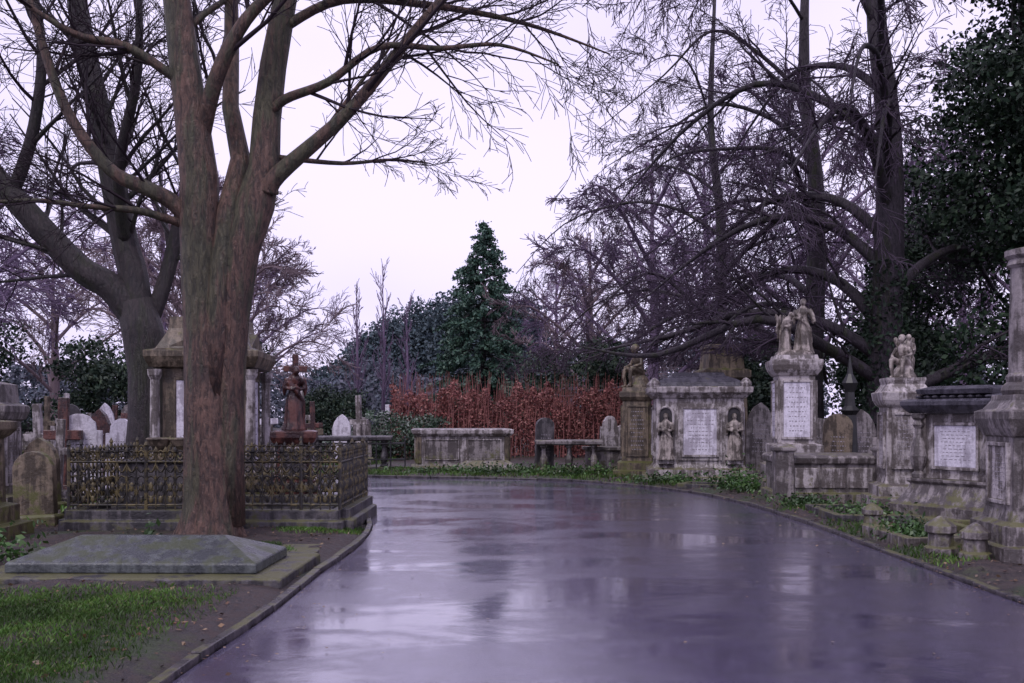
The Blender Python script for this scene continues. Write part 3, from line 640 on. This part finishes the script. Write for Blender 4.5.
e=pedmon('angel_group_monument',(5.72,20.3,0),-.12,[(0,.7),(.3,.7),(.32,.6),(.6,.6),(.64,.5),(1.0,.5),(1.04,.38),(2.38,.36),(2.4,.40),(2.5,.47),(2.6,.50),(2.7,.50),(2.72,.42),(2.8,.40)],'pale',(.26,1.16,2.25,.38,'white',8))
mb=MB(); mb.lathe([(2.79,.38),(2.86,.36),(2.9,.28)],'statue',14,fold=.05,nf=5)
draped(mb,'statue',(.19,.04,2.84),1.12,-.2,arm='reach'); draped(mb,'statue',(-.18,-.03,2.84),.86,.9,wings=True,bow=1.3,arm='fold')
mb.obj('statue_group',parent=e,remesh=.014)
mb=MB()
mb.stack([(-.05,.98,.82),(.2,.98,.82),(.22,.9,.75),(.72,.9,.75),(.74,.95,.8),(.84,.97,.82),(.88,.93,.78)],'grey')
for sx in (-1,1): mb.stack([(0,.16,.16),(.95,.16,.16),(.97,.2,.2),(1.03,.2,.2),(1.08,.08,.08)],'grey',sx*.88,-.76)
for i in range(3): mb.box(-.68+.47*i,-.26+.47*i,-.775,-.74,.3,.66,'pale')
mb.obj('low_chest_tomb',(5.75,18.5,0),-.06,bevel=.014)
e=pedmon('mourning_figure_monument',(6.36,16.3,0),-.15,[(0,.54),(.28,.54),(.3,.45),(.46,.45),(.5,.34),(.62,.31),(1.72,.30),(1.76,.35),(1.84,.39),(1.96,.41),(1.98,.36),(2.1,.28),(2.16,.30),(2.2,.30)],'pale',(.19,.78,1.6,.315,'pale',8))
mb=MB(); seated(mb,'statue',(0,-.04,2.19),.78,-.7); draped(mb,'statue',(.1,.12,2.19),.74,.3,wings=True,bow=.6); mb.obj('statue',parent=e,remesh=.012)
mb=MB()
mb.stack([(-.05,.98,.82),(.14,.98,.82),(.16,.88,.72),(.3,.88,.72),(.34,.8,.64),(.46,.72,.56),(.6,.66,.5),(.64,.70,.54),(.68,.70,.54)],'grey')
mb.stack([(.682,.50,.36),(1.62,.50,.36)],'pale')
mb.stack([(1.622,.66,.5),(1.66,.70,.54),(1.74,.76,.6),(1.80,.76,.6),(1.83,.70,.54)],'lead')
for i in range(9):
    mb.ell((-.56+.14*i,0,1.86),(.06,.52,.05),'lead',n=8)
mb.stack([(1.90,.58,.44),(1.97,.60,.46),(2.0,.5,.36),(2.02,.45,.3)],'lead')
for sx in (-1,1):
    for sy in (-1,1):
        mb.lathe([(.682,.10),(.74,.10),(.78,.06),(.86,.10),(1.0,.125),(1.15,.10),(1.3,.06),(1.4,.055),(1.46,.09),(1.52,.06),(1.56,.10),(1.62,.10)],'grey',14,sx*.57,sy*.42)
for i,(dd,hw) in enumerate(((.36,.34),(.5,.22),(.36,.34),(.5,.22))): panel(mb,hw,.86,1.45,-dd-.004,'white',7,RZ[i])
mb.obj('baluster_chest_tomb',(6.62,14.4,0),-1.05,bevel=.01)
e=pedmon('column_monument',(5.70,10.95,0),-.05,[(-.05,.54),(.2,.54),(.22,.48),(.42,.48),(.46,.39),(.58,.36),(1.36,.35),(1.38,.38),(1.46,.42),(1.56,.45),(1.64,.45),(1.67,.38),(1.76,.32),(1.82,.31)],'grey',(.22,.68,1.26,.36,'pale',7))
mb=MB(); mb.lathe([(1.82,.3),(1.87,.32),(1.92,.3),(1.96,.26),(2.02,.27),(2.06,.24),(2.6,.235),(3.2,.22),(3.24,.26),(3.3,.24),(3.34,.28),(3.4,.28),(3.44,.1)],'grey',22); mb.obj('column',parent=e,smooth=False)
for x,y,s_ in ((4.78,11.15,.95),(4.98,10.75,.88),(4.9,13.6,.8)):
    mb=MB(); mb.lathe([(0,.19),(.1,.19),(.12,.15),(.26,.14),(.28,.18),(.36,.18),(.42,.1),(.47,.02)],'grey',8); o=mb.obj('stone_post',(x,y,.03),U(0,1),bevel=.008); o.scale=(s_,s_,s_)
def kerbgrave(x,y,w,d,rz,k,plant=0,h=.2):
    mb=MB()
    for x0,x1,y0,y1 in ((-w,w,-d,-d+.12),(-w,w,d-.12,d),(-w,-w+.12,-d+.122,d-.122),(w-.12,w,-d+.122,d-.122)): mb.box(x0,x1,y0,y1,-.05,h,k)
    mb.box(-w+.123,w-.123,-d+.123,d-.123,-.04,h-.06,'ground'); mb.obj('kerbed_grave',(x,y,.02),rz,bevel=.012)
kerbgrave(4.98,12.35,.40,.72,.02,'grey',h=.15); kerbgrave(5.3,15.2,.62,.9,-.05,'darkst',h=.15); kerbgrave(6.1,12.4,.5,.8,0,'mossy'); kerbgrave(4.1,21.5,.45,.4,-.5,'darkst',h=.12)
def tuft(name,x,y,rx,ry,h,n,s_,mat='ivy'):
    p=np.c_[rng.normal(size=n)*rx*.5,rng.normal(size=n)*ry*.5,np.abs(rng.normal(size=n))*h*.5+.05]; return leaves(name,p,s_,mat,loc=(x,y,.02))
tuft('grave_plants',4.98,12.4,.36,.6,.22,1300,.06); tuft('grave_plants',5.3,15,.5,.7,.2,700,.06)
tuft('ground_ivy',4.7,20.6,.6,.9,.35,1300,.08); tuft('ground_ivy',3.6,22.6,.8,.4,.2,700,.08); tuft('ground_ivy',5.0,17,.5,1.2,.15,700,.07); tuft('ground_ivy',1.5,25.9,1.8,.6,.25,1200,.08); tuft('ground_ivy',-.8,26.6,2.2,.5,.2,1200,.08)
tuft('grave_plants',-5.3,10.5,.4,.3,.35,160,.08); tuft('ground_ivy',-6.4,11,.6,.5,.35,500,.07); tuft('grave_plants',-3.9,10.7,.12,.1,.5,50,.08)
mb=MB()
mb.stack([(-.05,1.48,.85),(.1,1.48,.85),(.12,1.38,.76),(.2,1.34,.72),(.98,1.34,.72),(1.0,1.40,.78),(1.06,1.46,.84),(1.17,1.47,.85),(1.2,1.38,.76)],'pale')
for i,(hw,dd) in enumerate(((1.34,.72),(.72,1.34),(1.34,.72),(.72,1.34))):
    for j in range(2 if hw>1 else 1):
        xc=(-.62+1.24*j) if hw>1 else 0; panel(mb,.46,.34,.86,-dd,'grey',0,RZ[i],xc=xc,frame='pale')
    for sx in (-1,1): mb.box(sx*(hw-.07)-.065,sx*(hw-.07)+.065,-dd-.04,-dd+.01,.2,.975,'mossy',RZ[i])
mb.obj('chest_tomb',(-1.5,29.7,0),.12,bevel=.014)
mb=MB(); mb.stack([(-.05,1.0,.5),(.08,1.0,.5),(.1,.95,.45),(.3,.6,.12),(.31,.58,.1)],'pale'); mb.obj('coped_stone',(-.7,27.9,.02),.05,bevel=.012)
def tabletomb(name,x,y,hw,hd,h,k,rz=0):
    mb=MB(); mb.stack([(-.05,hw,hd),(.1,hw,hd),(.12,hw-.05,hd-.05)],k)
    for sx in (-1,0,1):
        for sy in (-1,1): mb.lathe([(.12,.10),(.17,.10),(.2,.06),(.3,.09),(.42,.10),(.55,.06),(h-.22,.05),(h-.18,.09),(h-.13,.09)],k,12,sx*(hw-.16),sy*(hd-.16))
    mb.stack([(h-.13,hw-.02,hd-.02),(h-.1,hw+.06,hd+.06),(h-.02,hw+.08,hd+.08),(h,hw+.05,hd+.05)],k); mb.obj(name,(x,y,.02),rz,bevel=.012)
tabletomb('table_tomb',1.52,26.6,.82,.5,.92,'grey',-.08); tabletomb('table_tomb',-4.6,28.6,1.1,.6,.98,'darkst',.1)
mb=MB(); mb.stack([(-.05,.8,.5),(.12,.8,.5),(.15,.72,.42),(.62,.7,.4),(.66,.78,.48),(.74,.78,.48)],'grey'); mb.obj('chest_tomb',(2.75,27.2,0),.1,bevel=.012)
mb=MB()
for zz in (.35,.8):
    mb.tube([(-2.6,0,zz),(2.6,0,zz)],[.025,.025],6,'blackiron')
for i in range(14): mb.tube([(-2.6+.4*i,0,0),(-2.6+.4*i,0,.95)],[.022,.022],6,'blackiron'); mb.ell((-2.6+.4*i,0,.97),(.035,.035,.045),'blackiron',n=6)
mb.obj('iron_railing',(-5.6,27.9,0),.1)
for x,y in ((-7.6,29.3),(-10.5,28.8)): tabletomb('table_tomb',x,y,.9,.5,.9,'pale',.1)
e=pedmon('mossy_pedestal_monument',(-6.98,12.35,0),.05,[(-.05,.75),(.22,.75),(.24,.62),(.45,.62),(.48,.5),(1.3,.48),(1.34,.54),(1.42,.60),(1.52,.60),(1.54,.4)],'mossy',(.28,.6,1.2,.5,'mossy',0))
mb=MB(); mb.lathe([(1.53,.2),(1.6,.2),(1.64,.08),(1.7,.09),(1.8,.24),(1.95,.28),(2.0,.3),(2.04,.22),(2.14,.08),(2.2,.02)],'grey',16); mb.obj('urn',parent=e)
e=pedmon('pale_monument',(-8.6,16.3,0),.1,[(0,.6),(.3,.6),(.33,.45),(1.5,.42),(1.53,.48),(1.65,.52),(1.75,.52),(1.8,.4),(2.1,.38),(2.15,.2)],'grey',(.25,.5,1.35,.43,'pale',7))
mb=MB(); mb.lathe([(0,.3),(.3,.3),(.35,.2),(1.6,.14),(1.7,.22),(1.8,.12),(2.1,.1),(2.3,.18),(2.5,.07),(2.9,.01)],'blackiron',8); mb.obj('iron_finial_monument',(7.4,21.9,0))
mb=MB()
for i in range(9):
    x=U(-2.9,-2.5)-i*.09; yy=15.3+i*.28; mb.box(-.14,.14,-.1,.1,-.03,U(.08,.16),'darkst',Matrix.Translation((x,yy,.02))@Matrix.Rotation(U(-.6,.6),4,'Z'))
mb.obj('edging_stones',bevel=.03)
# ---------------------------------------------------------------- grass, litter
def scatter(n,x0,x1,y0,y1,dens,dmin=.1):
    x=rng.uniform(x0,x1,n); y=rng.uniform(y0,y1,n); k=dens(x,y)>rng.random(n); x=x[k];y=y[k]
    s_=np.where(inside(x,y),-1,1)*edist(x,y); k=s_>dmin; return x[k],y[k],hgt(s_[k],x[k],y[k])
def grass(name,n,x0,x1,y0,y1,dens,h,w=.005):
    x,y,z=scatter(n,x0,x1,y0,y1,dens); n=len(x); a=rng.uniform(0,6.28,n); H=h*rng.uniform(.5,1.3,n); lean=rng.normal(size=(n,2))*.45*H[:,None]
    dx=np.cos(a)*w;dy=np.sin(a)*w
    V=np.stack([np.c_[x-dx,y-dy,z-.01],np.c_[x+dx,y+dy,z-.01],np.c_[x+dx*.7+lean[:,0]*.4,y+dy*.7+lean[:,1]*.4,z+H*.6],np.c_[x+lean[:,0],y+lean[:,1],z+H]],1).reshape(-1,3)
    me=bpy.data.meshes.new(name); me.vertices.add(4*n); me.vertices.foreach_set('co',V.ravel()); me.loops.add(4*n); me.loops.foreach_set('vertex_index',np.arange(4*n,dtype=np.int32))
    me.polygons.add(n); me.polygons.foreach_set('loop_start',np.arange(0,4*n,4,dtype=np.int32)); me.materials.append(M['grass']); me.update(calc_edges=True); me.validate()
    o=bpy.data.objects.new(name,me); sc.collection.objects.link(o)
def d1(x,y):
    nz=np.clip(.5+.4*np.sin(x*2.1+np.sin(y*3.3)*1.4)*np.sin(y*2.7+x)+.3*np.sin(x*7+y*3)*np.sin(y*8-x*2),0,1)
    edge=np.clip((-2.35-x)/.8,0,1); far=np.clip((9.0-y)/.5,0,1); return edge*far*(.35+.65*nz)
grass('lawn_grass',160000,-7,-2.1,4.2,9.1,d1,.033,.0035)
def d2(x,y):
    return np.clip(np.sin(x*1.7+y*.9)*np.sin(y*1.3-x*.8)*2-.2,0,1)
grass('verge_grass',30000,-3.2,-1.9,9.0,14.2,lambda x,y:d2(x,y)*.8,.04)
grass('verge_grass',40000,-7,4.5,22,30,lambda x,y:np.clip(d2(x,y)+.35,0,1)*(y<28.5),.08,.012)
grass('verge_grass',26000,4.3,7,9,22,lambda x,y:d2(x,y),.05,.008)
grass('verge_grass',50000,-22,-4,14,50,lambda x,y:np.clip(d2(x,y)+.3,0,1),.12,.02)
x,y,z=scatter(18000,-7,8,4.5,30,lambda x,y:np.ones_like(x)*.9,.0); o=leaves('leaf_litter',np.c_[x,y,z+.012],.045,'litter',flat=.8)
x=rng.uniform(-2.3,4.5,9000); y=rng.uniform(4.5,24,9000); k=inside(x,y); x=x[k];y=y[k]; d=edist(x,y); k=rng.random(len(x))<np.exp(-d*3.0)*.7+.012; x=x[k];y=y[k]
leaves('path_leaves',np.c_[x,y,np.full(len(x),.038)],.032,'litter',flat=.97)
# ---------------------------------------------------------------- light, world, camera
w=bpy.data.worlds.new('World'); sc.world=w; w.use_nodes=True; nt=w.node_tree; nt.nodes.clear()
out=nt.nodes.new('ShaderNodeOutputWorld'); bg=nt.nodes.new('ShaderNodeBackground'); nt.links.new(bg.outputs[0],out.inputs[0])
EL,AZ=math.radians(52),math.radians(205)
sky=nt.nodes.new('ShaderNodeTexSky'); sky.sky_type='NISHITA'; sky.sun_disc=False; sky.sun_elevation=EL; sky.sun_rotation=AZ
tc=nt.nodes.new('ShaderNodeTexCoord'); n=noise(nt,vscale(nt,tc.outputs['Generated'],(1,1,2.2)),1.6,3,.5)
cl=mixc(nt,ramp(nt,n,.3,.7),(8.3,7.4,11.2),(10.1,9.1,12.4))
nt.links.new(mixc(nt,.92,sky.outputs[0],cl),bg.inputs[0]); bg.inputs[1].default_value=.107
s=bpy.data.lights.new('sun','SUN'); s.energy=1.5; s.angle=math.radians(20); s.color=(1,.94,.93)
so=bpy.data.objects.new('sun',s); sc.collection.objects.link(so)
sd3=V3((math.sin(AZ)*math.cos(EL),math.cos(AZ)*math.cos(EL),math.sin(EL)))
so.rotation_euler=sd3.to_track_quat('Z','Y').to_euler()
cam=bpy.data.cameras.new('camera'); co=bpy.data.objects.new('camera',cam); sc.collection.objects.link(co); sc.camera=co
co.location=(0,0,1.6); co.rotation_euler=(math.radians(90),0,0); cam.lens=35.16; cam.sensor_width=36; cam.shift_y=.0718; cam.clip_end=1500
sc.view_settings.view_transform='Standard'; sc.view_settings.look='None'; sc.view_settings.exposure=0; sc.view_settings.gamma=1
print('verts',sum(len(m.vertices) for m in bpy.data.meshes))
